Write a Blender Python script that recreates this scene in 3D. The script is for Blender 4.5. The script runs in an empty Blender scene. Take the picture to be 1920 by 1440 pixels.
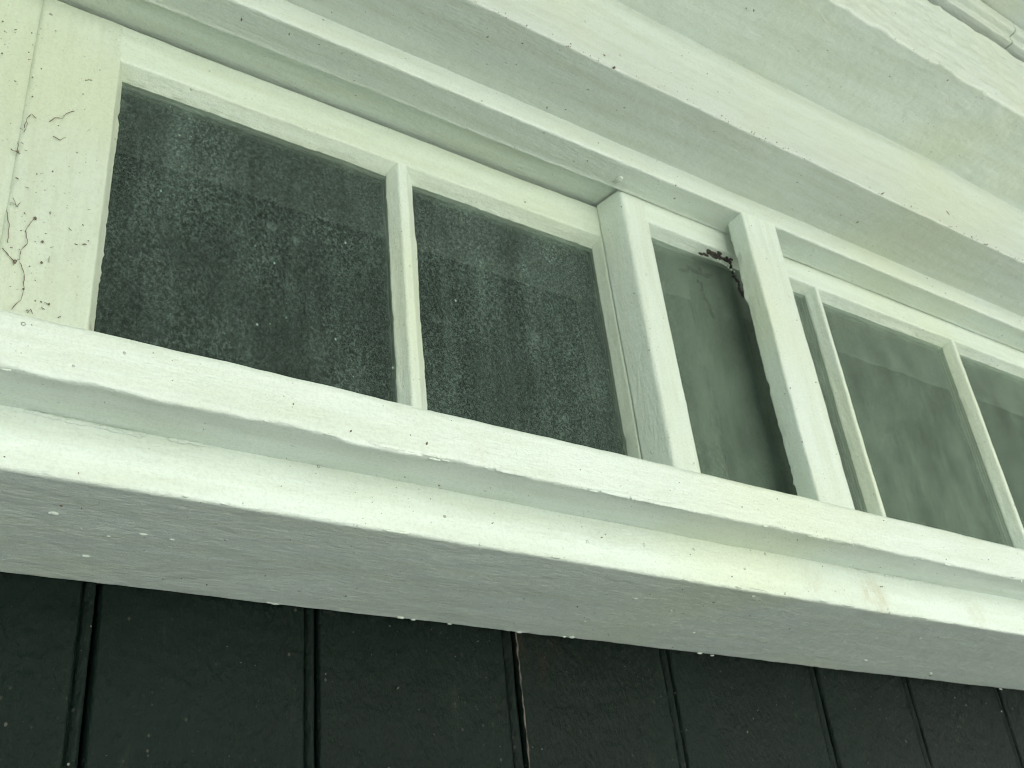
import bpy, bmesh, math, random
from mathutils import Vector, Matrix, noise

# ------------------------------------------------------------------ camera, sky, sun, exposure
sc = bpy.context.scene
C = sc.collection
rnd = random.Random(7)
CAM = Vector((0.0, -0.62, 1.75))
ZC = 1.75
F_PX = 2026.9                      # focal length in pixels of the 1920 wide photograph
RIGHT = Vector((0.8246201, -0.5568991, -0.09932312))
DOWN = Vector((0.21537098, 0.47143252, -0.85519981))
FWD = Vector((0.52308415, 0.68382364, 0.50869264))
cd = bpy.data.cameras.new('camera')
cam = bpy.data.objects.new('camera', cd)
C.objects.link(cam)
m = Matrix((RIGHT, -DOWN, -FWD)).transposed().to_4x4()
m.translation = CAM
cam.matrix_world = m
cd.sensor_width = 36.0
cd.lens = F_PX / 1920 * 36.0
cd.clip_start = 0.01
cd.clip_end = 500
cd.dof.use_dof = True
cd.dof.focus_distance = 0.60
cd.dof.aperture_fstop = 26
sc.camera = cam

SUN_EL, SUN_AZ = math.radians(40), math.radians(165)     # azimuth from the wall's normal towards +X: the sun stands behind the building
w = bpy.data.worlds.new('World')
sc.world = w
w.use_nodes = True
nt = w.node_tree
nt.nodes.clear()
sky = nt.nodes.new('ShaderNodeTexSky')
sky.sky_type = 'NISHITA'
sky.sun_disc = False
sky.sun_elevation = SUN_EL
sky.sun_rotation = math.pi - SUN_AZ
sky.dust_density = 3.0
sky.air_density = 1.0
bg = nt.nodes.new('ShaderNodeBackground')
bg.inputs['Strength'].default_value = 0.10
wo = nt.nodes.new('ShaderNodeOutputWorld')
nt.links.new(sky.outputs[0], bg.inputs[0])
nt.links.new(bg.outputs[0], wo.inputs[0])

ld = bpy.data.lights.new('sun', 'SUN')
ld.energy = 5.0
ld.angle = math.radians(0.5)
ld.color = (1.0, 0.98, 0.94)
sun = bpy.data.objects.new('sun', ld)
C.objects.link(sun)
tosun = Vector((math.sin(SUN_AZ) * math.cos(SUN_EL), -math.cos(SUN_AZ) * math.cos(SUN_EL), math.sin(SUN_EL)))
sun.rotation_euler = tosun.to_track_quat('Z', 'Y').to_euler()
sun.location = (0, -3, 5)

sc.view_settings.view_transform = 'Standard'
sc.view_settings.look = 'None'
sc.view_settings.exposure = 1.19
sc.view_settings.gamma = 1.0
sc.view_settings.use_curve_mapping = False
sc.render.engine = 'CYCLES'
sc.cycles.max_bounces = 6
sc.cycles.filter_width = 1.1
sc.cycles.use_adaptive_sampling = True
sc.cycles.adaptive_threshold = 0.02
sc.cycles.transparent_max_bounces = 16

# ------------------------------------------------------------------ materials
class NT:
    def __init__(s, name):
        s.m = bpy.data.materials.new(name)
        s.m.use_nodes = True
        s.t = s.m.node_tree
        s.t.nodes.clear()
        s.out = s.t.nodes.new('ShaderNodeOutputMaterial')
        g = s.t.nodes.new('ShaderNodeNewGeometry')
        s.pos = g.outputs['Position']
    def n(s, typ, **kw):
        nd = s.t.nodes.new(typ)
        for k, v in kw.items():
            setattr(nd, k, v)
        return nd
    def l(s, a, b):
        s.t.links.new(a, b)
    def put(s, sock, v):
        if hasattr(v, 'is_linked') or hasattr(v, 'links'):
            s.l(v, sock)
        else:
            sock.default_value = v
    def vec(s, scale, off=(0, 0, 0)):
        mp = s.n('ShaderNodeMapping')
        s.l(s.pos, mp.inputs['Vector'])
        mp.inputs['Scale'].default_value = scale
        mp.inputs['Location'].default_value = off
        return mp.outputs[0]
    def noise(s, scale, det=4, rough=0.55, off=(0, 0, 0)):
        nd = s.n('ShaderNodeTexNoise')
        s.l(s.vec(scale, off), nd.inputs['Vector'])
        nd.inputs['Scale'].default_value = 1.0
        nd.inputs['Detail'].default_value = det
        nd.inputs['Roughness'].default_value = rough
        return nd.outputs['Fac']
    def voro(s, scale, off=(0, 0, 0)):
        nd = s.n('ShaderNodeTexVoronoi')
        s.l(s.vec(scale, off), nd.inputs['Vector'])
        nd.inputs['Scale'].default_value = 1.0
        sep = s.n('ShaderNodeSeparateColor')
        s.l(nd.outputs['Color'], sep.inputs[0])
        return nd.outputs['Distance'], sep.outputs[0]
    def math(s, op, a, b=0.0, c=0.0, clamp=False):
        nd = s.n('ShaderNodeMath', operation=op)
        nd.use_clamp = clamp
        for i, v in enumerate((a, b, c)):
            s.put(nd.inputs[i], v)
        return nd.outputs[0]
    def ramp(s, v, lo, hi, a=0.0, b=1.0):
        nd = s.n('ShaderNodeMapRange')
        nd.interpolation_type = 'SMOOTHSTEP'
        s.put(nd.inputs['Value'], v)
        nd.inputs['From Min'].default_value = lo
        nd.inputs['From Max'].default_value = hi
        nd.inputs['To Min'].default_value = a
        nd.inputs['To Max'].default_value = b
        return nd.outputs[0]
    def mix(s, fac, a, b):
        nd = s.n('ShaderNodeMix', data_type='RGBA')
        s.put(nd.inputs[0], fac)
        for sock, v in ((nd.inputs[6], a), (nd.inputs[7], b)):
            if isinstance(v, tuple):
                sock.default_value = (*v, 1)
            else:
                s.l(v, sock)
        return nd.outputs[2]
    def specks(s, scale, radius, keep, off=(0, 0, 0)):
        """sparse little marks: cell centres of a Voronoi, a share of them kept"""
        d, r = s.voro(scale, off)
        return s.math('MULTIPLY', s.ramp(d, radius * 0.6, radius, 1, 0), s.math('GREATER_THAN', r, 1 - keep))
    def near(s, p, r):
        """soft ball mask round a world point"""
        nd = s.n('ShaderNodeVectorMath', operation='DISTANCE')
        s.l(s.pos, nd.inputs[0])
        nd.inputs[1].default_value = p
        return s.ramp(nd.outputs['Value'], r * 0.25, r, 1, 0)
    def principled(s, col, rough, bump=None, spec=0.5):
        b = s.n('ShaderNodeBsdfPrincipled')
        if isinstance(col, tuple):
            b.inputs['Base Color'].default_value = (*col, 1)
        else:
            s.l(col, b.inputs['Base Color'])
        s.put(b.inputs['Roughness'], rough)
        b.inputs['Specular IOR Level'].default_value = spec
        if bump is not None:
            h, dist = bump
            bp = s.n('ShaderNodeBump')
            bp.inputs['Strength'].default_value = 1.0
            bp.inputs['Distance'].default_value = dist
            s.l(h, bp.inputs['Height'])
            s.l(bp.outputs[0], b.inputs['Normal'])
        s.l(b.outputs[0], s.out.inputs['Surface'])
        return b


def paint(name, base, axis='x', dirt=0.5, grain=1.0, rough=0.42, stains=(), lump=1.0):
    """brushed white gloss paint over old wood"""
    t = NT(name)
    lng = {'x': (110, 460, 460), 'z': (460, 460, 110)}[axis]
    mid = {'x': (9, 90, 90), 'z': (90, 90, 9)}[axis]
    brush = t.noise(lng, 2, 0.6)
    peel = t.noise((900, 900, 900), 1, 0.5)
    lumps = t.noise((55, 55, 55), 2, 0.55)
    h = t.math('ADD', t.math('MULTIPLY', brush, 0.75 * grain), t.math('MULTIPLY', peel, 0.2))
    h = t.math('ADD', h, t.math('MULTIPLY', lumps, 1.3 * lump))
    drop = t.specks((85, 85, 85), 0.10, 0.16, (3, 1, 2))
    h = t.math('ADD', h, t.math('MULTIPLY', drop, 1.2))
    tone = t.noise(mid, 3, 0.6, (5, 2, 1))
    big = t.noise((6, 6, 6), 1, 0.5, (1, 9, 4))
    dull = tuple(c * k for c, k in zip(base, (0.90, 0.90, 0.85)))
    col = t.mix(t.ramp(tone, 0.35, 0.75), base, dull)
    yel = tuple(c * k for c, k in zip(base, (0.97, 0.95, 0.80)))
    col = t.mix(t.ramp(big, 0.45, 0.75, 0, 0.6), col, yel)
    mott = t.noise((520, 520, 520), 2, 0.7, (2, 2, 2))
    col = t.mix(t.ramp(mott, 0.40, 0.75, 0, 0.16), col, (0.30, 0.31, 0.26))
    # grime in patches, then single flecks
    patch = t.ramp(t.noise((24, 24, 24), 4, 0.6, (8, 3, 2)), 0.45, 0.68)
    fine = t.specks((420, 420, 420), 0.26, 0.20 * dirt + 0.02, (0.3, 0.1, 0.7))
    col = t.mix(t.math('MULTIPLY', t.math('MULTIPLY', fine, patch), 0.6), col, (0.12, 0.10, 0.07))
    fl = {'x': (60, 110, 110), 'z': (110, 110, 70)}[axis]
    fleck = t.specks(fl, 0.075, 0.22 * dirt + 0.03, (0.9, 0.4, 0.2))
    col = t.mix(t.math('MULTIPLY', fleck, 0.85), col, (0.035, 0.03, 0.022))
    fleck2 = t.specks((38, 150, 44), 0.06, 0.35 * dirt, (2.9, 1.4, 5.2))
    col = t.mix(t.math('MULTIPLY', fleck2, 0.6), col, (0.08, 0.065, 0.045))
    for p, r, a, c in stains:
        mk = t.math('MULTIPLY', t.near(p, r), t.ramp(t.noise((170, 90, 90), 3, 0.65), 0.25, 0.75))
        col = t.mix(t.math('MULTIPLY', mk, a), col, c)
    rr = t.ramp(tone, 0.3, 0.7, rough - 0.06, rough + 0.12)
    t.principled(col, rr, (h, 0.0010))
    return t.m


def ray(px, py):
    return RIGHT * (px - 960) + DOWN * (py - 720) + FWD * F_PX
def on_y(px, py, y):
    """where the sight line of a photo pixel meets the vertical plane y"""
    d = ray(px, py)
    return CAM + d * ((y - CAM.y) / d.y)
def on_z(px, py, z):
    d = ray(px, py)
    return CAM + d * ((z + ZC - CAM.z) / d.z)

# depths of the joinery (metres, y grows into the wall; heights are above the eye, + ZC)
Y_POST, Y_RIGHT, Y_LEFT = -0.110, -0.079, -0.049
Y_NOSE, Y_APRON = -0.163, -0.128
Y_B1, Y_B2 = -0.178, -0.273
Z_SOF, Z_NOSE0, Z_NOSE1 = 0.2445, 0.277, 0.309
Z_HEAD, Z_B1, Z_B2, Z_B2T = 0.648, 0.671, 0.766, 0.893

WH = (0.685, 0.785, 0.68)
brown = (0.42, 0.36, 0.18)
ap = [(on_y(1640, 1118, Y_APRON), 0.022, 0.55, brown), (on_y(1520, 1085, Y_APRON), 0.016, 0.3, brown),
      (on_y(1830, 1150, Y_APRON), 0.02, 0.25, brown)]
M = {}
M['sill'] = paint('sill_paint', WH, 'x', 0.5, 0.7, stains=[(on_y(900, 848, Y_NOSE), 0.012, 0.15, brown)])
M['head'] = paint('head_board_paint', WH, 'x', 0.45, 0.75, stains=ap)
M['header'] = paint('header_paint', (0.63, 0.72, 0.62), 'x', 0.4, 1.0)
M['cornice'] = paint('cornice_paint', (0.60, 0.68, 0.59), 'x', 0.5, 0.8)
M['peel'] = paint('peeling_paint', (0.68, 0.77, 0.665), 'x', 0.4, 0.6, lump=1.6)
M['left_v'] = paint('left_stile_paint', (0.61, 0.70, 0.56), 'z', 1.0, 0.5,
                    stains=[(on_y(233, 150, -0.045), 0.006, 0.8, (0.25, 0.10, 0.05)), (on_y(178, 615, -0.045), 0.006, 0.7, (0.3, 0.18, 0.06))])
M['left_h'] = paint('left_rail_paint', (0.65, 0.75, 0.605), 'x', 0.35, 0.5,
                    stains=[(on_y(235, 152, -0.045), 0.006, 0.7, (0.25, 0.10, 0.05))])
M['sash_v'] = paint('sash_stile_paint', (0.68, 0.78, 0.665), 'z', 0.55, 0.8)
M['sash_h'] = paint('sash_rail_paint', (0.67, 0.77, 0.655), 'x', 0.4, 0.7)
M['post'] = paint('post_paint', WH, 'z', 0.4, 0.9)


def plank_mat():
    t = NT('dark_green_gloss_paint')
    h = t.math('ADD', t.math('MULTIPLY', t.noise((300, 300, 150), 4, 0.6), 0.8), t.math('MULTIPLY', t.noise((60, 60, 45), 4, 0.6), 1.3))
    tone = t.noise((7, 7, 3), 4, 0.6)
    col = t.mix(t.ramp(tone, 0.35, 0.7), (0.0020, 0.0080, 0.0046), (0.0046, 0.0125, 0.0082))
    dust = t.math('MULTIPLY', t.specks((240, 240, 190), 0.26, 0.22), t.ramp(t.noise((16, 16, 16), 4, 0.6, (4, 4, 4)), 0.48, 0.7))
    col = t.mix(t.math('MULTIPLY', dust, 0.5), col, (0.16, 0.16, 0.12))
    big = t.specks((46, 46, 46), 0.045, 0.18, (6, 2, 8))
    col = t.mix(t.math('MULTIPLY', big, 0.8), col, (0.34, 0.36, 0.30))
    p = on_y(1000, 1215, 0)
    rust = t.math('MULTIPLY', t.near(p, 0.035), t.ramp(t.noise((120, 120, 30), 4, 0.6), 0.4, 0.65))
    col = t.mix(t.math('MULTIPLY', rust, 0.4), col, (0.026, 0.019, 0.010))
    smear = t.math('MULTIPLY', t.ramp(t.noise((60, 60, 14), 5, 0.7, (2, 7, 1)), 0.58, 0.78), 0.10)
    col = t.mix(smear, col, (0.16, 0.17, 0.14))
    t.principled(col, t.ramp(tone, 0.3, 0.7, 0.42, 0.56), (h, 0.0022), 0.13)
    return t.m
M['plank'] = plank_mat()

def plain(name, col, rough=0.7, vs=(40, 40, 40), k=0.6, dist=0.0006):
    t = NT(name)
    nz = t.noise(vs, 5, 0.6)
    t.principled(t.mix(t.ramp(nz, 0.3, 0.7), tuple(c * k for c in col), col), rough, (nz, dist))
    return t.m
M['crack'] = plain('bare_caulk', (0.17, 0.155, 0.12), 0.9, (300, 300, 300), 0.4)
M['backing'] = plain('dark_backing', (0.008, 0.009, 0.008), 0.9)
M['room'] = plain('room_plaster', (0.12, 0.135, 0.11), 0.9, (5, 5, 5))
M['inner_wood'] = plain('inner_wood', (0.60, 0.62, 0.50), 0.7, (8, 90, 90))
M['inner_brown'] = plain('inner_brown_wood', (0.26, 0.19, 0.09), 0.7, (12, 110, 110), 0.5)
M['leaf'] = plain('rotten_wood', (0.055, 0.050, 0.034), 0.9, (330, 330, 330), 0.12, 0.002)
M['rot'] = plain('black_rot', (0.014, 0.011, 0.008), 0.9, (330, 330, 330), 0.4, 0.002)
M['dust'] = plain('pale_dust', (0.30, 0.31, 0.25), 0.9, (500, 500, 500), 0.4)
M['web'] = plain('dusty_thread', (0.27, 0.225, 0.15), 0.9, (500, 500, 500), 0.35)
M['render'] = plain('bounce_wall_render', (0.74, 0.74, 0.71), 0.9, (12, 12, 12), 0.92, 0.002)
M['coping'] = plain('coping_stone', (0.45, 0.44, 0.40), 0.9, (20, 20, 20), 0.7, 0.002)
M['added_eave'] = plain('dark_reflection_boards', (0.05, 0.055, 0.045), 0.8, (5, 60, 60), 0.5)  # dark tone chosen so the panes have something dim to reflect
M['ground'] = plain('concrete_paving', (0.455, 0.465, 0.445), 0.9, (9, 9, 9), 0.9, 0.002)


def glass_mat(name, film, spots, dark, streak, cover):
    """window glass with dried dust on it"""
    t = NT(name)
    fres = t.n('ShaderNodeFresnel')
    fres.inputs['IOR'].default_value = 1.5
    tr = t.n('ShaderNodeBsdfTransparent')
    tr.inputs[0].default_value = (0.80, 0.88, 0.82, 1)
    gl = t.n('ShaderNodeBsdfGlossy')
    gl.inputs['Roughness'].default_value = 0.03
    wv = t.n('ShaderNodeBump')
    wv.inputs['Distance'].default_value = 0.00012
    t.l(t.noise((14, 14, 9), 2, 0.5), wv.inputs['Height'])
    t.l(wv.outputs[0], gl.inputs['Normal'])
    mx = t.n('ShaderNodeMixShader')
    t.l(fres.outputs[0], mx.inputs[0]); t.l(tr.outputs[0], mx.inputs[1]); t.l(gl.outputs[0], mx.inputs[2])
    # dust
    blotch = t.ramp(t.noise((330, 330, 260), 3, 0.75), 0.46, 0.68)
    grit = t.ramp(t.noise((640, 640, 500), 2, 0.6, (3, 3, 3)), 0.48, 0.66)
    cloud = t.ramp(t.noise((16, 16, 8), 4, 0.7, (1, 2, 7)), 0.28, 0.74, 0.42, 1.2)
    d = t.math('MULTIPLY', t.math('ADD', t.math('MULTIPLY', blotch, 0.55), t.math('MULTIPLY', grit, 0.6)), cloud)
    # rings left by dried drops
    dist, r = t.voro((52, 52, 46), (0.2, 0.7, 0.1))
    wob = t.math('ADD', dist, t.math('MULTIPLY', t.math('SUBTRACT', t.noise((260, 260, 260), 3), 0.5), 0.16))
    ring = t.math('MULTIPLY', t.ramp(t.math('ABSOLUTE', t.math('SUBTRACT', wob, 0.17)), 0.02, 0.085, 1, 0), t.math('GREATER_THAN', r, 0.86))
    d = t.math('MULTIPLY', d, spots)
    d = t.math('ADD', d, t.math('MULTIPLY', ring, 0.30 * spots))
    st = t.ramp(t.noise((75, 75, 3.0), 4, 0.6, (9, 1, 3)), 0.40, 0.75)
    d = t.math('ADD', d, t.math('MULTIPLY', st, streak))
    d = t.math('ADD', d, t.math('MULTIPLY', t.ramp(t.noise((30, 30, 16), 5, 0.7, (4, 8, 1)), 0.3, 0.75, 0.7, 1.35), film))
    d = t.math('ADD', d, t.math('MULTIPLY', t.specks((85, 85, 60), 0.085, 0.10 + streak * 3.5, (7, 7, 7)), 0.45))
    df = t.n('ShaderNodeBsdfDiffuse')
    grime = t.mix(t.math('DIVIDE', d, cover, clamp=True), (0.012, 0.014, 0.012), dark)   # a grey film of grime, paler where dust dried on it
    t.l(grime, df.inputs['Color'])
    m2 = t.n('ShaderNodeMixShader')
    m2.inputs[0].default_value = cover; t.l(mx.outputs[0], m2.inputs[1]); t.l(df.outputs[0], m2.inputs[2])
    t.l(m2.outputs[0], t.out.inputs['Surface'])
    return t.m
M['glass_dusty'] = glass_mat('dusty_glass', 0.026, 0.28, (0.43, 0.60, 0.50), 0.035, 0.36)
M['glass_hazy'] = glass_mat('hazy_glass', 0.125, 0.14, (0.50, 0.66, 0.51), 0.045, 0.32)

# ------------------------------------------------------------------ mesh helpers
def frange(lo, hi, fine_lo, fine_hi, step, coarse):
    """stations along a board: fine where the photograph looks, coarse beyond"""
    out, x = [], lo
    while x < hi - 1e-6:
        out.append(x)
        s = step if fine_lo - 1e-6 <= x < fine_hi else coarse
        nx = x + s
        if x < fine_lo < nx:
            nx = fine_lo
        x = nx
    out.append(hi)
    return out


def round_profile(pts, sub=0.005):
    """closed outline of (u, v, radius, ragged); corners rounded, long edges subdivided"""
    n = len(pts)
    out = []
    P = [Vector((p[0], p[1])) for p in pts]
    for i in range(n):
        p, a, b = P[i], P[i - 1], P[(i + 1) % n]
        r = pts[i][2] if len(pts[i]) > 2 else 0.0015
        g = pts[i][3] if len(pts[i]) > 3 else 1.0
        da, db = (a - p), (b - p)
        la, lb = da.length, db.length
        k = min(r, la * 0.45, lb * 0.45)
        s, e = p + da * (k / la), p + db * (k / lb)
        seg = 4 if r > 0.003 else 3
        for j in range(seg + 1):
            q = j / seg
            out.append(((1 - q) ** 2 * s + 2 * q * (1 - q) * p + q * q * e, g))
    res = []
    for i in range(len(out)):
        (p, g), (q, h) = out[i], out[(i + 1) % len(out)]
        res.append((p, g))
        L = (q - p).length
        k = int(min(L / sub, 40))
        if k >= 1:
            res.append((p.lerp(q, 0.0007 / L), g))
        for j in range(1, k + 1):
            res.append((p.lerp(q, j / (k + 1)), 1.0))
        if k >= 1:
            res.append((p.lerp(q, 1 - 0.0007 / L), h))
    return res


def wobble(p, g, axis, amp, seed):
    s = Vector(p)
    if axis == 'x':
        lo = Vector((s.x * 9, s.y * 22, s.z * 22))
        hi = Vector((s.x * 65, s.y * 90, s.z * 90))
    else:
        lo = Vector((s.x * 22, s.y * 22, s.z * 9))
        hi = Vector((s.x * 90, s.y * 90, s.z * 65))
    o = Vector((seed * 3.1, seed * 1.7, seed * 2.3))
    d = noise.noise_vector(lo + o) * (0.0006 * amp) + noise.noise_vector(hi + o) * (0.00028 * amp)
    if g > 1.0:
        c = noise.noise(s * 75 + o)
        c2 = noise.noise(s * 210 + o)
        e = noise.noise_vector(s * 17 + o) * 0.0009 + noise.noise_vector(s * 60 + o * 2) * (0.0055 * max(0.0, c - 0.22)) + noise.noise_vector(s * 330 + o) * (0.0022 * max(0.0, c2 - 0.05))
        d += e * (g - 1.0)
    if axis == 'x':
        d.x *= 0.2
    else:
        d.z *= 0.2
    return s + d


def board(name, pts, axis, stations, mat, parent=None, amp=1.0, seed=1, sub=0.005, warp=None):
    """a length of timber: outline pts swept along the axis ('x': outline is (y, z); 'z': outline is (x, y))"""
    prof = round_profile(pts, sub)
    area = sum(prof[i][0].x * prof[(i + 1) % len(prof)][0].y - prof[(i + 1) % len(prof)][0].x * prof[i][0].y for i in range(len(prof)))
    if area < 0:
        prof.reverse()
    n = len(prof)
    V, Fc = [], []
    for t in stations:
        for p, g in prof:
            q = (t, p.x, p.y + ZC) if axis == 'x' else (p.x, p.y, t + ZC)
            q = wobble(q, g, axis, amp, seed)
            if warp:
                q = warp(q)
            V.append(q)
    for i in range(len(stations) - 1):
        for j in range(n):
            a, b = i * n + j, i * n + (j + 1) % n
            Fc.append((a, b, b + n, a + n))
    k = len(V)
    V += V[:n]
    V += V[(len(stations) - 1) * n:len(stations) * n]
    Fc.append(tuple(range(k + n - 1, k - 1, -1)))
    Fc.append(tuple(range(k + n, k + 2 * n)))
    me = bpy.data.meshes.new(name)
    me.from_pydata(V, [], Fc)
    me.validate()
    bm = bmesh.new(); bm.from_mesh(me)
    bmesh.ops.recalc_face_normals(bm, faces=bm.faces)
    bm.to_mesh(me); bm.free()
    me.polygons.foreach_set('use_smooth', [len(p.vertices) == 4 for p in me.polygons])
    me.materials.append(mat)
    return link(name, me, parent)


def link(name, me, parent=None):
    o = bpy.data.objects.new(name, me)
    C.objects.link(o)
    if parent is not None:
        o.parent = parent
        pm = parent
        loc = Vector((0, 0, 0))
        while pm is not None:
            loc += pm.location
            pm = pm.parent
        o.location = -loc                      # meshes are modelled in place; parents only sit at their thing's base
    return o


def thing(name, label, cat, loc):
    o = bpy.data.objects.new(name, None)
    C.objects.link(o)
    o.location = loc
    o.empty_display_size = 0.05
    o['label'] = label
    o['category'] = cat
    o['kind'] = 'thing'
    return o


def boxmesh(name, lo, hi, mat, parent=None, bevel=0.0):
    bm = bmesh.new()
    bmesh.ops.create_cube(bm, size=1)
    for v in bm.verts:
        v.co = Vector((lo[i] + (hi[i] - lo[i]) * (v.co[i] + 0.5) for i in range(3)))
    if bevel:
        bmesh.ops.bevel(bm, geom=bm.edges[:], offset=bevel, segments=2, affect='EDGES')
    me = bpy.data.meshes.new(name)
    bm.to_mesh(me); bm.free()
    me.materials.append(mat)
    return link(name, me, parent)


def blob(bm, c, r, seed=0, seg=2):
    """a small uneven lump"""
    res = bmesh.ops.create_icosphere(bm, subdivisions=seg, radius=1)
    for v in res['verts']:
        k = 1 + 0.35 * noise.noise(v.co * 1.7 + Vector((seed, seed * 2, 0)))
        v.co = Vector(c) + Vector((v.co.x * r[0], v.co.y * r[1], v.co.z * r[2])) * k


def tube(bm, pts, r, seg=5):
    """thin thread along points"""
    rings = []
    for i, p in enumerate(pts):
        d = (pts[min(i + 1, len(pts) - 1)] - pts[max(i - 1, 0)]).normalized()
        a = d.orthogonal().normalized()
        b = d.cross(a)
        rr = r[i] if isinstance(r, (list, tuple)) else r
        rings.append([bm.verts.new(p + (a * math.cos(2 * math.pi * k / seg) + b * math.sin(2 * math.pi * k / seg)) * rr) for k in range(seg)])
    for i in range(len(rings) - 1):
        for k in range(seg):
            bm.faces.new((rings[i][k], rings[i][(k + 1) % seg], rings[i + 1][(k + 1) % seg], rings[i + 1][k]))
    bm.faces.new(rings[0][::-1]); bm.faces.new(rings[-1])


def done(name, bm, mat, parent=None):
    bmesh.ops.recalc_face_normals(bm, faces=bm.faces)
    me = bpy.data.meshes.new(name)
    bm.to_mesh(me); bm.free()
    me.polygons.foreach_set('use_smooth', [True] * len(me.polygons))
    me.materials.append(mat)
    return link(name, me, parent)

XLO, XHI = -0.75, 2.3
WALL_H = 6.0
SX = frange(XLO, XHI, 0.0, 1.35, 0.003, 0.04)
SZ = frange(0.315, 0.6535, 0.315, 0.6535, 0.003, 0.02)

# ------------------------------------------------------------------ setting
g = boxmesh('pavement', (-60, -60, -0.06), (60, 60, 0.0), M['ground'])
g['kind'] = 'structure'
room = [('interior_back_wall', (XLO, 1.60, 0.0), (XHI, 1.66, 2.75)), ('interior_ceiling', (XLO, 0.04, 2.75), (XHI, 1.66, 2.80)),
        ('interior_side_wall', (XLO - 0.06, 0.04, 0.0), (XLO, 1.66, 2.80)), ('interior_side_wall', (XHI, 0.04, 0.0), (XHI + 0.06, 1.66, 2.80))]
room.append(('roof', (-1.65, -1.18, 2.802), (4.25, 1.70, 2.86)))  # overhang deepened to darken the pane reflections
for nm, lo, hi in room:
    boxmesh(nm, lo, hi, M['room'])['kind'] = 'structure'

# unseen house added across the yard to bounce sunlight; the shaded window front is lit by it, by the ground and by the sky
gw = thing('light_bounce_house', 'unseen pale house added across the yard to bounce sunlight onto the window', 'house', (4.0, -7.2, 0.0))
HX0, HX1, HY0, HY1 = -2.4, 10.0, -10.5, -6.5
boxmesh('wall', (HX0, HY0, 0.0), (HX1, HY1, WALL_H), M['render'], gw, 0.01)
bm = bmesh.new()
rv = [bm.verts.new(p) for p in ((HX0 - 0.3, HY0 - 0.3, WALL_H + 0.002), (HX1 + 0.3, HY0 - 0.3, WALL_H + 0.002), (HX1 + 0.3, HY1 + 0.3, WALL_H + 0.002), (HX0 - 0.3, HY1 + 0.3, WALL_H + 0.002),
                                (HX0 - 0.3, (HY0 + HY1) / 2, WALL_H + 1.5), (HX1 + 0.3, (HY0 + HY1) / 2, WALL_H + 1.5))]
for q in ((0, 1, 2, 3), (0, 1, 5, 4), (2, 3, 4, 5), (0, 3, 4), (1, 2, 5)):
    bm.faces.new([rv[k] for k in q])
rf = done('roof', bm, M['coping'], gw)
rf.data.polygons.foreach_set('use_smooth', [False] * 5)
for wx in (0.6, 4.4, 8.2):
    for wz in (0.9, 3.7):
        wf = boxmesh('window', (wx - 0.45, HY1 - 0.05, wz), (wx + 0.45, HY1 + 0.03, wz + 1.2), M['inner_wood'], gw)
        boxmesh('pane', (wx - 0.38, HY1 + 0.0305, wz + 0.07), (wx + 0.38, HY1 + 0.036, wz + 1.13), M['backing'], wf)

# ------------------------------------------------------------------ dark green plank door below the sill
door = thing('plank_door', 'dark green painted vertical planks with beaded joints below the white window sill', 'plank door', (0.6, 0.0, 0.02))
JO = [-0.56, -0.425, -0.28, -0.14, 0.003, 0.1527, 0.2905, 0.4455, 0.595, 0.7695, 0.8965, 1.0425, 1.187, 1.335, 1.48, 1.62, 1.765, 1.91, 2.05, 2.2]
PZ = [-1.73, -0.8, -0.3] + [0.0 + 0.004 * i for i in range(62)] + [0.2475]
for i in range(len(JO) - 1):
    a, b = JO[i] + 0.0044, JO[i + 1] + 0.0030
    dz = (rnd.random() - 0.5) * 0.0016
    bw = 0.0058 + rnd.random() * 0.0015
    # front face with a V groove, a half-round bead and a worn edge at the next joint
    pts = [(a, 0.012, 0.001), (a, 0.0028, 0.0008), (a + 0.0016, dz, 0.0012, 1.3), (b - bw - 0.0028, dz, 0.0010, 1.4),
           (b - bw - 0.0014, 0.0030, 0.0006), (b - bw, dz + 0.0016, 0.0016), (b - bw * 0.5, dz + 0.0002, 0.003), (b - 0.0007, dz + 0.0012, 0.0018, 1.4),
           (b, 0.012, 0.001), (b, 0.024, 0.001), (a, 0.024, 0.001)]
    board('plank', pts, 'z', PZ, M['plank'], door, 0.9, 20 + i, 0.006)
boxmesh('backing_board', (XLO, 0.0245, 0.0), (XHI, 0.036, ZC + 0.27), M['backing'], door)
# split caulk line in one joint
bm = bmesh.new()
pts, rr = [], []
for k in range(70):
    z = 0.247 - 0.0022 * k
    pts.append(Vector((0.4512 + 0.0007 * noise.noise(Vector((k * 0.31, 4, 1))) , -0.0004 + 0.0006 * noise.noise(Vector((k * 0.4, 1, 9))), z + ZC)))
    rr.append(max(0.00012, 0.00055 + 0.0007 * noise.noise(Vector((k * 0.22, 7, 7)))))
tube(bm, pts, rr)
cr = done('caulk_line', bm, M['crack'], door)
cr['label'] = 'split pale brown caulk line in a plank joint'

# ------------------------------------------------------------------ window frame: door head, sill, post, header, jamb
frame = thing('window_surround', 'white painted frame of the long low window with wide sill, header and one slim post', 'window frame', (0.6, -0.06, ZC + 0.2445))

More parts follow.
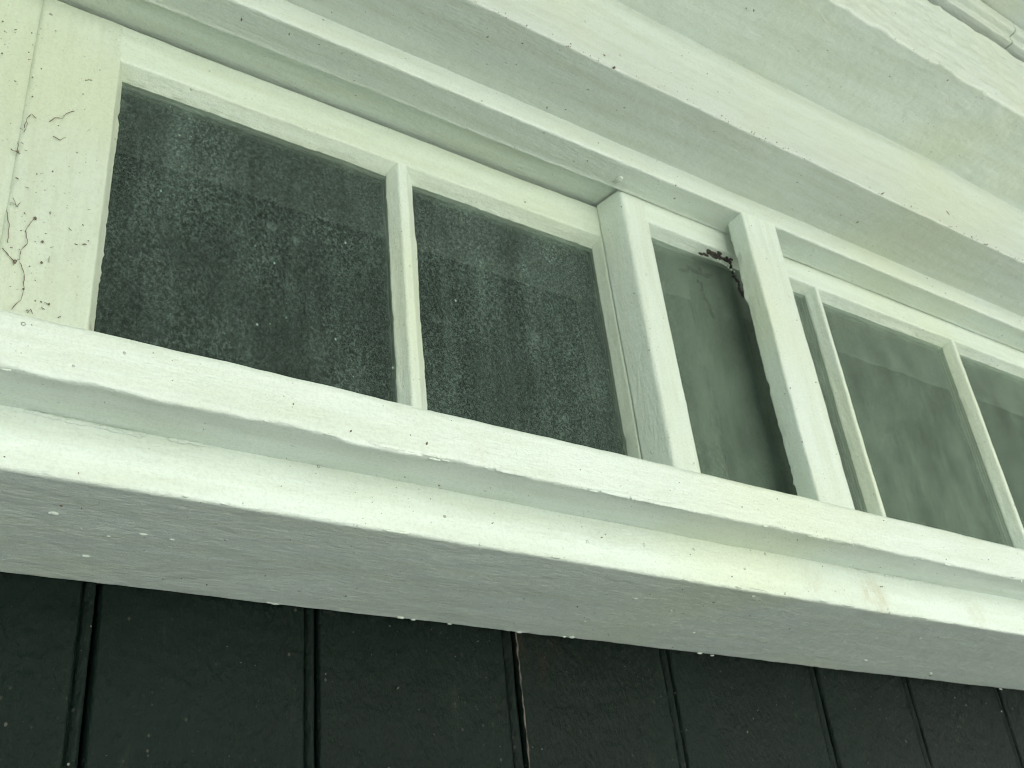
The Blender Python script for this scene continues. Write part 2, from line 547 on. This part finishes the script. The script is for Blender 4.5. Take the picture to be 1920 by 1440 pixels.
def sag(q):
    """thick old paint hanging in places along the nose's lower edge"""
    e = math.exp(-((q.z - ZC - Z_NOSE0) / 0.006) ** 2) * math.exp(-((q.y - Y_NOSE) / 0.010) ** 2)
    k = noise.noise(Vector((q.x * 11, 3.3, 0))) * 0.0016 + noise.noise(Vector((q.x * 42, 8.1, 0))) * 0.0011 + max(0.0, noise.noise(Vector((q.x * 23, 1.7, 4.0))) - 0.32) * -0.009
    return q + Vector((0, -abs(k) * 0.3, k)) * e
def chip(q):
    """nibbled back edge of the soffit where it meets the planks"""
    return q
head = board('head_board', [(Y_APRON, Z_SOF, 0.0026, 1.15), (Y_APRON, 0.281, 0.001), (0.02, 0.281, 0.001), (0.02, 0.252, 0.001), (-0.0015, 0.252, 0.0006), (-0.0015, Z_SOF, 0.0008, 1.35)],
             'x', SX, M['head'], frame, 1.0, 3, 0.004)
sill = board('sill', [(Y_NOSE, Z_NOSE0, 0.0026, 1.5), (Y_NOSE, Z_NOSE1, 0.005, 1.25), (0.02, 0.331, 0.001), (0.02, 0.279, 0.001), (Y_APRON + 0.002, Z_NOSE0, 0.001)],
             'x', SX, M['sill'], frame, 1.2, 4, 0.004, sag)
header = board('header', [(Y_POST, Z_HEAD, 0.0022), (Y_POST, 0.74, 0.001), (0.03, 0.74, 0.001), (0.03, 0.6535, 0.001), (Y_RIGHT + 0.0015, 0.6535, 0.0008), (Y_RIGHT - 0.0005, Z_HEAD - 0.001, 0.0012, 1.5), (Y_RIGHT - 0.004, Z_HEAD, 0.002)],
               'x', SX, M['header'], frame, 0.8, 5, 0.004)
post = board('post', [(0.6905, Y_POST, 0.0022, 1.1), (0.7365, Y_POST, 0.0022), (0.7365, Y_POST + 0.021, 0.001), (0.6905, Y_POST + 0.021, 0.002, 2.4)],
             'z', frange(0.318, Z_HEAD + 0.003, 0, 1, 0.003, 0.02), M['post'], frame, 1.3, 6, 0.004)
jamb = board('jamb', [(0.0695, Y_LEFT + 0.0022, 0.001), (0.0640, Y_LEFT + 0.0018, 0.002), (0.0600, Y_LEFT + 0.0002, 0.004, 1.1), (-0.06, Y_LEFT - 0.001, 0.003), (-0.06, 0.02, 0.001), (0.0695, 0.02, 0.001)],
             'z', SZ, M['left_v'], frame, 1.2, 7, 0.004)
board('outer_jamb', [(-0.062, Y_LEFT - 0.03, 0.003), (XLO, Y_LEFT - 0.03, 0.003), (XLO, 0.02, 0.001), (-0.062, 0.02, 0.001)],
      'z', frange(0.315, 0.653, 0, 0, 1, 0.03), M['left_v'], frame, 1.0, 8, 0.02)
for xa, xb, mt in ((XLO, 0.61, 'inner_wood'), (0.611, XHI, 'inner_brown')):
    board('inner_head', [(0.0, 0.627, 0.002), (0.0, 0.653, 0.001), (0.05, 0.653, 0.001), (0.05, 0.627, 0.002)],
          'x', frange(xa, xb, 0, 0, 1, 0.1), M[mt], frame, 0.8, 9, 0.01)
board('inner_sill', [(0.021, 0.282, 0.002), (0.021, 0.325, 0.002), (0.09, 0.325, 0.002), (0.09, 0.282, 0.002)],
      'x', frange(XLO, XHI, 0, 0, 1, 0.1), M['inner_wood'], frame, 0.8, 10, 0.02)

# ------------------------------------------------------------------ the two sashes
def sash(name, label, yf, x0, x1, stile_w, munts, zr, zg, mats, seed, bot=0.352, x0b=None, ztop=0.6525):
    """fixed sash: stiles, rails, glazing bars and panes. munts: (glass left, flat left, flat right, glass right)"""
    t = thing(name, label, 'window', ((x0 + x1) / 2, yf + 0.016, ZC + 0.322))
    yg, yb = yf + 0.0120, yf + 0.029
    mv, mh, mg, mb = mats
    gl, gr = stile_w[0], stile_w[1]
    board('stile', [(x0, yf, 0.0035), (gl[0], yf, 0.0012, 1.2), (gl[1], yg, 0.0006, 2.6), (gl[1] + 0.001, yb, 0.001), (x0 if x0b is None else x0b, yb, 0.001)],
          'z', frange(0.322, ztop, 0, 1, 0.003, 0.02), mv, t, 1.0, seed + 1, 0.004)
    board('stile', [(x1, yf, 0.002), (gr[0], yf, 0.0012), (gr[1], yg, 0.0006, 1.7), (gr[1] - 0.001, yb, 0.001), (x1, yb, 0.001)],
          'z', frange(0.322, ztop, 0, 1, 0.003, 0.02), mv, t, 1.0, seed + 2, 0.004)
    xs = frange(gl[0] - 0.003, gr[0] + 0.003, 0, 1.35, 0.003, 0.03)
    board('top_rail', [(yf + 0.0003, ztop, 0.001), (yf + 0.0003, zr, 0.0014, 1.2), (yg, zg, 0.0006, 2.4), (yg + 0.004, zg - 0.002, 0.0008), (yb, zg - 0.002, 0.001), (yb, ztop, 0.001)],
          'x', xs, mh, t, 1.0, seed + 3, 0.004)
    board('bottom_rail', [(yf + 0.0003, 0.322, 0.001), (yf + 0.0003, bot, 0.0014), (yg, bot + 0.008, 0.0006), (yb, bot + 0.008, 0.001), (yb, 0.322, 0.001)],
          'x', frange(gl[0] - 0.003, gr[0] + 0.003, 0, 0, 1, 0.03), mh, t, 1.0, seed + 4, 0.01)
    edges = [gl[1]]
    for k, (a, b, c, d) in enumerate(munts):
        board('glazing_bar', [(b, yf + 0.0006, 0.0014, 1.15), (c, yf + 0.0006, 0.0012, 1.1), (d, yg, 0.0006, 2.0), (d - 0.0035, yg + 0.004, 0.001), (d - 0.0045, yb, 0.001), (a + 0.0015, yb, 0.001), (a + 0.0005, yg + 0.004, 0.001), (a, yg, 0.0006, 2.2)],
              'z', frange(bot + 0.004, zr + 0.001, 0, 1, 0.003, 0.02), mb, t, 1.1, seed + 10 + k, 0.003)
        edges += [a, d]
    edges.append(gr[1])
    for k in range(0, len(edges), 2):
        boxmesh('pane', (edges[k] - 0.003, yg + 0.0006, ZC + bot + 0.004), (edges[k + 1] + 0.003, yg + 0.0034, ZC + zg + 0.002), mg, t)
    return t

sash('dusty_window', 'left rear sash, two dark dusty panes split by one glazing bar, broad cobwebbed stile', Y_LEFT, 0.0672, 0.600,
     ((0.1225, 0.1290), (0.5592, 0.5572)), [(0.3416, 0.3470, 0.3545, 0.3660)], 0.6150, 0.6078,
     (M['left_v'], M['left_h'], M['glass_dusty'], M['sash_v']), 30, ztop=0.6495)
sash('hazy_window', 'right front sash with hazy greenish panes, running behind the slim white post', Y_RIGHT, 0.5645, 1.60,
     ((0.5925, 0.6000), (1.565, 1.557)), [(0.8150, 0.8195, 0.8240, 0.8330), (1.0462, 1.0510, 1.0560, 1.0660), (1.290, 1.295, 1.300, 1.309)], 0.6225, 0.6180,
     (M['sash_v'], M['sash_h'], M['glass_hazy'], M['sash_v']), 50, x0b=0.5594, ztop=0.6505)
# closing piece right of the sashes, far out of sight
board('outer_jamb', [(1.601, Y_LEFT - 0.03, 0.003), (XHI, Y_LEFT - 0.03, 0.003), (XHI, 0.02, 0.001), (1.601, 0.02, 0.001)],
      'z', frange(0.315, 0.653, 0, 0, 1, 0.03), M['post'], frame, 1.0, 11, 0.02)

# ------------------------------------------------------------------ stepped cornice above the header
corn = thing('cornice', 'white stepped cornice boards overhanging the window header, thick crackled paint on the outer board', 'cornice', (0.6, -0.19, ZC + Z_B1))
def warp1(q):
    e = math.exp(-((q.x - 0.93) / 0.13) ** 2) * max(0.0, min(1.0, (q.z - ZC - 0.69) / 0.07))
    return q + Vector((0, -0.004 * e, -0.003 * e))
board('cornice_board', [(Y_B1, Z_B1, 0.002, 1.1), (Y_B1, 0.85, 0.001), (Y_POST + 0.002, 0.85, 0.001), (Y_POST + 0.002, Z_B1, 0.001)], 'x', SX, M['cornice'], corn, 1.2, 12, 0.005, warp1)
def ridges(q):
    """layers of old paint that crackled and were painted over"""
    if q.y < Y_B2 + 0.006:
        s = noise.noise(Vector((q.x * 7 + 2 * noise.noise(Vector((q.x * 20, q.z * 30, 3))), 0, q.z * 75)))
        s2 = noise.noise(Vector((q.x * 30, 5, q.z * 120)))
        lim = Z_B2 + 0.024 + 0.016 * noise.noise(Vector((q.x * 13, 2, 2))) + 0.006 * noise.noise(Vector((q.x * 70, 6, 2)))
        lay = 0.0022 * max(0.0, min(1.0, (lim - (q.z - ZC)) / 0.0025))
        return q + Vector((0, -0.0022 * max(0, 1 - abs(s) * 5) - 0.0012 * s2 - lay, 0))
    if q.z < ZC + Z_B2 + 0.002:
        return q + Vector((0, 0, -0.0012 * max(0.0, noise.noise(Vector((q.x * 25, q.y * 40, 9))))))
    return q
board('outer_cornice_board', [(Y_B2, Z_B2, 0.0025, 1.35), (Y_B2, 0.889, 0.003, 1.6), (Y_B1 + 0.002, 0.889, 0.001), (Y_B1 + 0.002, Z_B2, 0.001)], 'x', SX, M['peel'], corn, 1.3, 13, 0.004, ridges)
# a wandering paint run under the outer board
bm = bmesh.new()
run = [(1537, 22), (1545, 38), (1562, 46), (1585, 47), (1600, 54), (1625, 56), (1645, 68), (1662, 80), (1671, 92), (1670, 106)]
tube(bm, [on_z(x, y, Z_B2 + 0.0004) for x, y in run], [0.0004, 0.0009, 0.0006, 0.0010, 0.0007, 0.0009, 0.0005, 0.0006, 0.0009, 0.0004], 6)
done('paint_run', bm, M['peel'], corn)

# slim rail under the roof edge
railt = thing('roof_edge_rail', 'slim white rail with a stepped edge above the cornice, notched at one joint', 'trim rail', (1.0, -0.285, ZC + Z_B2T))
xj = on_y(1898, 40, -0.290).x
for a, b, sd in ((XLO, xj, 14), (xj + 0.0014, XHI, 15)):
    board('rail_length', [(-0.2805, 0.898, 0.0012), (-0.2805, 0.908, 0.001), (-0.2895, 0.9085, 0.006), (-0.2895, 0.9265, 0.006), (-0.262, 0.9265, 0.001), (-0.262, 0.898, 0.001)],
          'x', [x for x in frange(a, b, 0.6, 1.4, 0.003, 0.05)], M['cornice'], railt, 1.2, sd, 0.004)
boxmesh('rail_backing', (XLO, -0.258, ZC + 0.8895), (XHI, -0.20, ZC + 0.9275), M['backing'], railt)
for k in range(6):
    ya = -0.432 - 0.122 * k
    board('added_eave_plank', [(ya, 0.934, 0.002), (ya, 0.972, 0.002), (ya - 0.119, 0.972, 0.002), (ya - 0.119, 0.934, 0.002)], 'x', frange(-1.6, 4.2, 0, 0, 1, 0.2), M['added_eave'], corn, 1.0, 80 + k, 0.03)  # unseen dark planks, added to darken what the panes reflect
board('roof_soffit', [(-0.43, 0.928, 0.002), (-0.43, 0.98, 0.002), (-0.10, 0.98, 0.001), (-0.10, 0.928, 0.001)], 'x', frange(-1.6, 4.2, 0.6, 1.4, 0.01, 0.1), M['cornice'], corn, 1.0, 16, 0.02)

# ------------------------------------------------------------------ small things
# paint blobs on soffit edge, header corner
bm = bmesh.new()
for k, (x, y, r) in enumerate([(752, 1160, 2.4), (775, 1164, 1.6), (843, 1172, 1.4), (974, 1187, 2.2), (1058, 1196, 1.4), (1072, 1197, 2.2), (1273, 1228, 1.8), (1312, 1227, 2.2), (1335, 1231, 1.8), (516, 1134, 2.2), (505, 1132, 1.6), (1876, 1294, 2.0)]):
    blob(bm, on_z(x, y - 2, Z_SOF - 0.0002), (r * 0.0013, r * 0.0005, r * 0.00034), k)
done('paint_drip', bm, M['sill'], head)['kind'] = 'stuff'
bm = bmesh.new()
for k, (x, y, r) in enumerate([(100, 963, 2.6), (268, 1002, 2.0), (161, 1043, 2.0), (204, 1006, 1.2), (322, 1012, 1.3), (1190, 1122, 2.4), (1300, 1186, 1.6), (1726, 1197, 1.5), (1622, 1238, 2.4), (1745, 1263, 2.0), (1412, 1118, 1.6), (1097, 1165, 1.2), (1258, 1145, 1.2)]):
    blob(bm, on_z(x, y, Z_SOF), (r * 0.0011, r * 0.0007, r * 0.00035), k + 40)
done('paint_lump', bm, M['sill'], head)['kind'] = 'stuff'
bm = bmesh.new()
p = on_y(1149, 341, Y_RIGHT - 0.004)
blob(bm, (p.x, Y_RIGHT - 0.012, ZC + Z_HEAD - 0.0005), (0.0026, 0.0045, 0.0022), 3, 3)
done('paint_drip', bm, M['header'], header)

# clots and wrinkles of old paint along the sill's edges and under its lip
bm = bmesh.new()
r3 = random.Random(31)
for k in range(120):
    x = r3.uniform(0.05, 1.3)
    L = 0.0011 * math.exp(r3.gauss(0, 0.6))
    if k < 70:
        c = (x, Y_NOSE + r3.uniform(0.0002, 0.003), ZC + Z_NOSE0 + r3.uniform(-0.0002, 0.0012))
    elif k < 95:
        c = (x, Y_NOSE + r3.uniform(0.001, 0.003), ZC + Z_NOSE1 - r3.uniform(0.0016, 0.0028))
    else:
        c = (x, Y_APRON + 0.0002, ZC + Z_SOF + r3.uniform(0.0, 0.002))
    blob(bm, c, (L * r3.uniform(1, 3.2), 0.0007, 0.0006 * r3.uniform(0.6, 1.3)), k * 0.7)
for (xa, ya, xb, yb) in [(62, 776, 150, 792), (150, 792, 262, 817), (325, 826, 382, 832), (90, 722, 122, 730), (60, 738, 82, 744), (1587, 1061, 1660, 1072), (1660, 1072, 1775, 1095)]:
    n = int(math.hypot(xb - xa, yb - ya) / 7)
    for q in range(n + 1):
        u = q / max(1, n)
        p = on_y(xa + (xb - xa) * u, ya + (yb - ya) * u + r3.uniform(-2, 2), Y_APRON - 0.0001)
        p.z = min(p.z, ZC + Z_NOSE0 - 0.0006)
        blob(bm, p, (0.0032 * r3.uniform(0.7, 1.2), 0.0007 * r3.uniform(0.5, 1.5), 0.0009 * r3.uniform(0.5, 1.4)), q * 1.3 + xa)
done('paint_clot', bm, M['sill'], sill)['kind'] = 'stuff'

# ragged flakes of paint lifting along the lower edge of the sill nose
bm = bmesh.new()
for fk, (xa, ya, xb, yb, hh) in enumerate([(1128, 926, 1218, 943, 0.0030), (1210, 941, 1262, 955, 0.0018), (1255, 952, 1330, 970, 0.0034), (930, 884, 985, 893, 0.0022), (690, 830, 760, 848, 0.0020)]):
    prev = None
    for k in range(26):
        u = k / 25
        p0 = on_y(xa + (xb - xa) * u, ya + (yb - ya) * u, Y_NOSE)
        j1 = noise.noise(Vector((k * 0.6, fk * 3.0, 2)))
        j2 = noise.noise(Vector((k * 0.9, fk * 3.0, 8)))
        env = math.sin(math.pi * u) ** 0.5
        zl = ZC + Z_NOSE0
        a = bm.verts.new(Vector((p0.x, Y_NOSE - 0.0002, zl + 0.0012 + hh * env * (0.6 + 0.5 * j1))))
        b = bm.verts.new(Vector((p0.x, Y_NOSE - 0.0009 * env - 0.0004, zl + 0.0004 + 0.0006 * j2)))
        c = bm.verts.new(Vector((p0.x, Y_NOSE + 0.0004 - 0.0006 * env, zl - 0.0012 * env * (0.7 + j2))))
        if prev:
            bm.faces.new((prev[0], a, b, prev[1])); bm.faces.new((prev[1], b, c, prev[2]))
        prev = (a, b, c)
done('peeled_paint', bm, M['sill'], sill)['kind'] = 'stuff'

# rotten scrap torn out of the rail end at the top of the narrow pane, crumbs and holes down the post's edge
bm = bmesh.new()
for k in range(16):
    u = k / 15
    p = on_y(1316 + 52 * u + rnd.uniform(-3, 3), 476 + 15 * u + rnd.uniform(-5, 4) - 8 * math.sin(u * 3), Y_RIGHT - 0.0015)
    blob(bm, p, (0.0042 * rnd.uniform(0.5, 1.2), 0.0010, 0.0022 * rnd.uniform(0.4, 1.3)), k * 1.7)
blob(bm, on_y(1343, 481, Y_RIGHT - 0.0010), (0.0095, 0.0010, 0.0030), 5, 3)
lf = done('rotten_scrap', bm, M['leaf'])
lf['label'] = 'torn brown scrap of rotten wood under the top rail beside the slim post'
lf['category'] = 'wood scrap'
lf['kind'] = 'thing'
bm = bmesh.new()
for k in range(22):
    u = k / 21
    if 0.30 < u < 0.42 or 0.62 < u < 0.70:
        continue
    p = on_y(1364 + 28 * u + rnd.uniform(-2, 2), 484 + 68 * u + rnd.uniform(-3, 3), Y_POST + 0.0235)
    blob(bm, p, (0.0015 * rnd.uniform(0.4, 1.4), 0.0012, 0.0032 * rnd.uniform(0.4, 1.3)), k + 9)
cr = done('rot_crumbs', bm, M['rot'])
cr['label'] = 'black crumbs of rot in the gap along the slim post'
cr['category'] = 'debris'
cr['kind'] = 'stuff'
bm = bmesh.new()
for k in range(7):
    u = k / 6
    p = on_y(1346 + 30 * u, 487 + 22 * u, Y_RIGHT - 0.001)
    blob(bm, p, (0.0013, 0.0006, 0.0010), k + 31)
done('paint_chip', bm, M['post'], post)

# cobweb strands and husks on the left stile
bm = bmesh.new()
yw = Y_LEFT - 0.0012
def strand(pts, r=0.00024, jit=1.2):
    out = []
    for i in range(len(pts) - 1):
        (x0, y0), (x1, y1) = pts[i], pts[i + 1]
        n = max(2, int(math.hypot(x1 - x0, y1 - y0) / 5))
        for k in range(n):
            u = k / n
            out.append(on_y(x0 + (x1 - x0) * u + rnd.uniform(-jit, jit), y0 + (y1 - y0) * u + rnd.uniform(-jit, jit), yw + rnd.uniform(-0.0004, 0.0003)))
    out.append(on_y(*pts[-1], yw))
    tube(bm, out, [r * rnd.uniform(0.5, 1.5) for _ in out], 4)
S = [[(5, 466), (15, 478), (28, 490), (36, 486), (40, 468), (52, 456), (48, 432), (58, 418), (66, 408)], [(36, 490), (44, 508), (45, 540), (38, 562), (22, 580)],
     [(30, 492), (24, 498)], [(14, 455), (18, 425), (12, 395)], [(25, 372), (32, 388), (38, 380)], [(45, 240), (52, 222), (60, 214), (68, 222)], [(46, 246), (52, 232), (50, 228)],
     [(92, 228), (104, 220), (118, 222), (126, 212), (140, 208)], [(20, 280), (30, 284), (38, 288)], [(34, 264), (33, 284)],
     [(62, 588), (58, 580), (52, 586)], [(92, 480), (92, 492)], [(84, 568), (92, 572)], [(100, 255), (112, 262), (124, 258)], [(128, 428), (134, 432)]]
for s in S:
    strand(s)
for k, (x, y, r) in enumerate([(80, 453, 1.6), (78, 492, 1.6), (66, 409, 2.0), (28, 490, 2.2), (33, 284, 1.8), (44, 542, 1.2), (92, 570, 1.2), (69, 326, .9), (61, 181, 1.1), (61, 145, 1.0), (54, 98, .9), (5, 40, 1.2), (4, 100, 1.2)]):
    blob(bm, on_y(x, y, yw), (r * 0.0005, r * 0.0004, r * 0.00055), k + 70)
for k in range(50):
    x, y = rnd.uniform(4, 165), rnd.uniform(40, 600)
    if x > 215 - y * 0.11:
        continue
    a = rnd.uniform(-0.3, 0.9)
    L = rnd.uniform(2, 7)
    strand([(x, y), (x + L * math.cos(a), y + L * math.sin(a))], rnd.uniform(0.00012, 0.0003), 0.4)
wb = done('cobweb', bm, M['web'])
wb['label'] = 'broken brown cobweb strands with husks on the broad left stile'
wb['category'] = 'cobweb'

# flecks of dirt caught in the paint, as little solid crumbs
def fleck(bm, c, r, nrm, ax):
    t = ax.normalized(); b = nrm.cross(t)
    vs = [bm.verts.new(c + t * r[0]), bm.verts.new(c + b * r[1]), bm.verts.new(c - t * r[0]), bm.verts.new(c - b * r[1]), bm.verts.new(c + nrm * r[2]), bm.verts.new(c - nrm * r[2])]
    for q in ((0, 1), (1, 2), (2, 3), (3, 0)):
        bm.faces.new((vs[q[0]], vs[q[1]], vs[4])); bm.faces.new((vs[q[1]], vs[q[0]], vs[5]))

def dirt(parent, spots, size, mat, seed):
    """spots: (point, normal) pairs"""
    r = random.Random(seed)
    bm = bmesh.new()
    for p, n in spots:
        k = size * math.exp(r.gauss(0, 0.45))
        ax = Vector((r.uniform(-1, 1), r.uniform(-1, 1), r.uniform(-1, 1)))
        ax = ax - n * ax.dot(n)
        fleck(bm, p, (k * r.choice((0.7, 1, 1, 1.4, 2.2)), k * 0.7, 0.0007), n, ax)
    o = done('dirt_fleck', bm, mat, parent)
    o.data.polygons.foreach_set('use_smooth', [False] * len(o.data.polygons))
    o['kind'] = 'stuff'

DN, FR = Vector((0, 0, -1)), Vector((0, -1, 0))
r2 = random.Random(99)
def scatter_down(n, y0, y1, z, x0=0.05, x1=1.3):
    return [(Vector((r2.uniform(x0, x1), r2.uniform(y0, y1), z + ZC)), DN) for _ in range(n)]
def scatter_front(n, y, z0, z1, x0=0.05, x1=1.3):
    return [(Vector((r2.uniform(x0, x1), y, r2.uniform(z0, z1) + ZC)), FR) for _ in range(n)]
dirt(head, scatter_down(70, Y_APRON + 0.004, -0.003, Z_SOF) + scatter_front(45, Y_APRON, Z_SOF + 0.003, Z_NOSE0), 0.00042, M['web'], 1)
dirt(sill, scatter_front(50, Y_NOSE, Z_NOSE0 + 0.003, Z_NOSE1 - 0.003) + scatter_down(25, Y_NOSE + 0.003, Y_APRON, Z_NOSE0), 0.00040, M['web'], 2)
dirt(header, scatter_down(40, Y_POST, Y_RIGHT, Z_HEAD) + scatter_front(20, Y_POST, Z_HEAD, Z_B1), 0.00045, M['web'], 3)
edge = [(Vector((x, Y_B1 + r2.gauss(0.0, 0.0012), ZC + Z_B1 + abs(r2.gauss(0, 0.0015)))), DN) for x in [r2.uniform(0.3, 1.35) for _ in range(170)]]
edge2 = [(Vector((x, Y_B2 + r2.gauss(0.001, 0.002), ZC + Z_B2 + abs(r2.gauss(0, 0.0015)))), DN) for x in [r2.uniform(0.6, 1.4) for _ in range(60)]]
dirt(corn, edge + edge2 + scatter_down(60, Y_B1, Y_POST, Z_B1) + scatter_front(45, Y_B1, Z_B1, Z_B2) + scatter_down(60, Y_B2, Y_B1, Z_B2, 0.5, 1.4) + scatter_front(20, Y_B2, Z_B2, Z_B2T, 0.6, 1.4), 0.00052, M['web'], 4)
dirt(door, scatter_front(260, -0.0004, 0.12, 0.24, 0.05, 1.2), 0.00034, M['dust'], 5)
dirt(post, scatter_front(14, Y_POST, 0.34, 0.645, 0.692, 0.735), 0.0004, M['web'], 6)
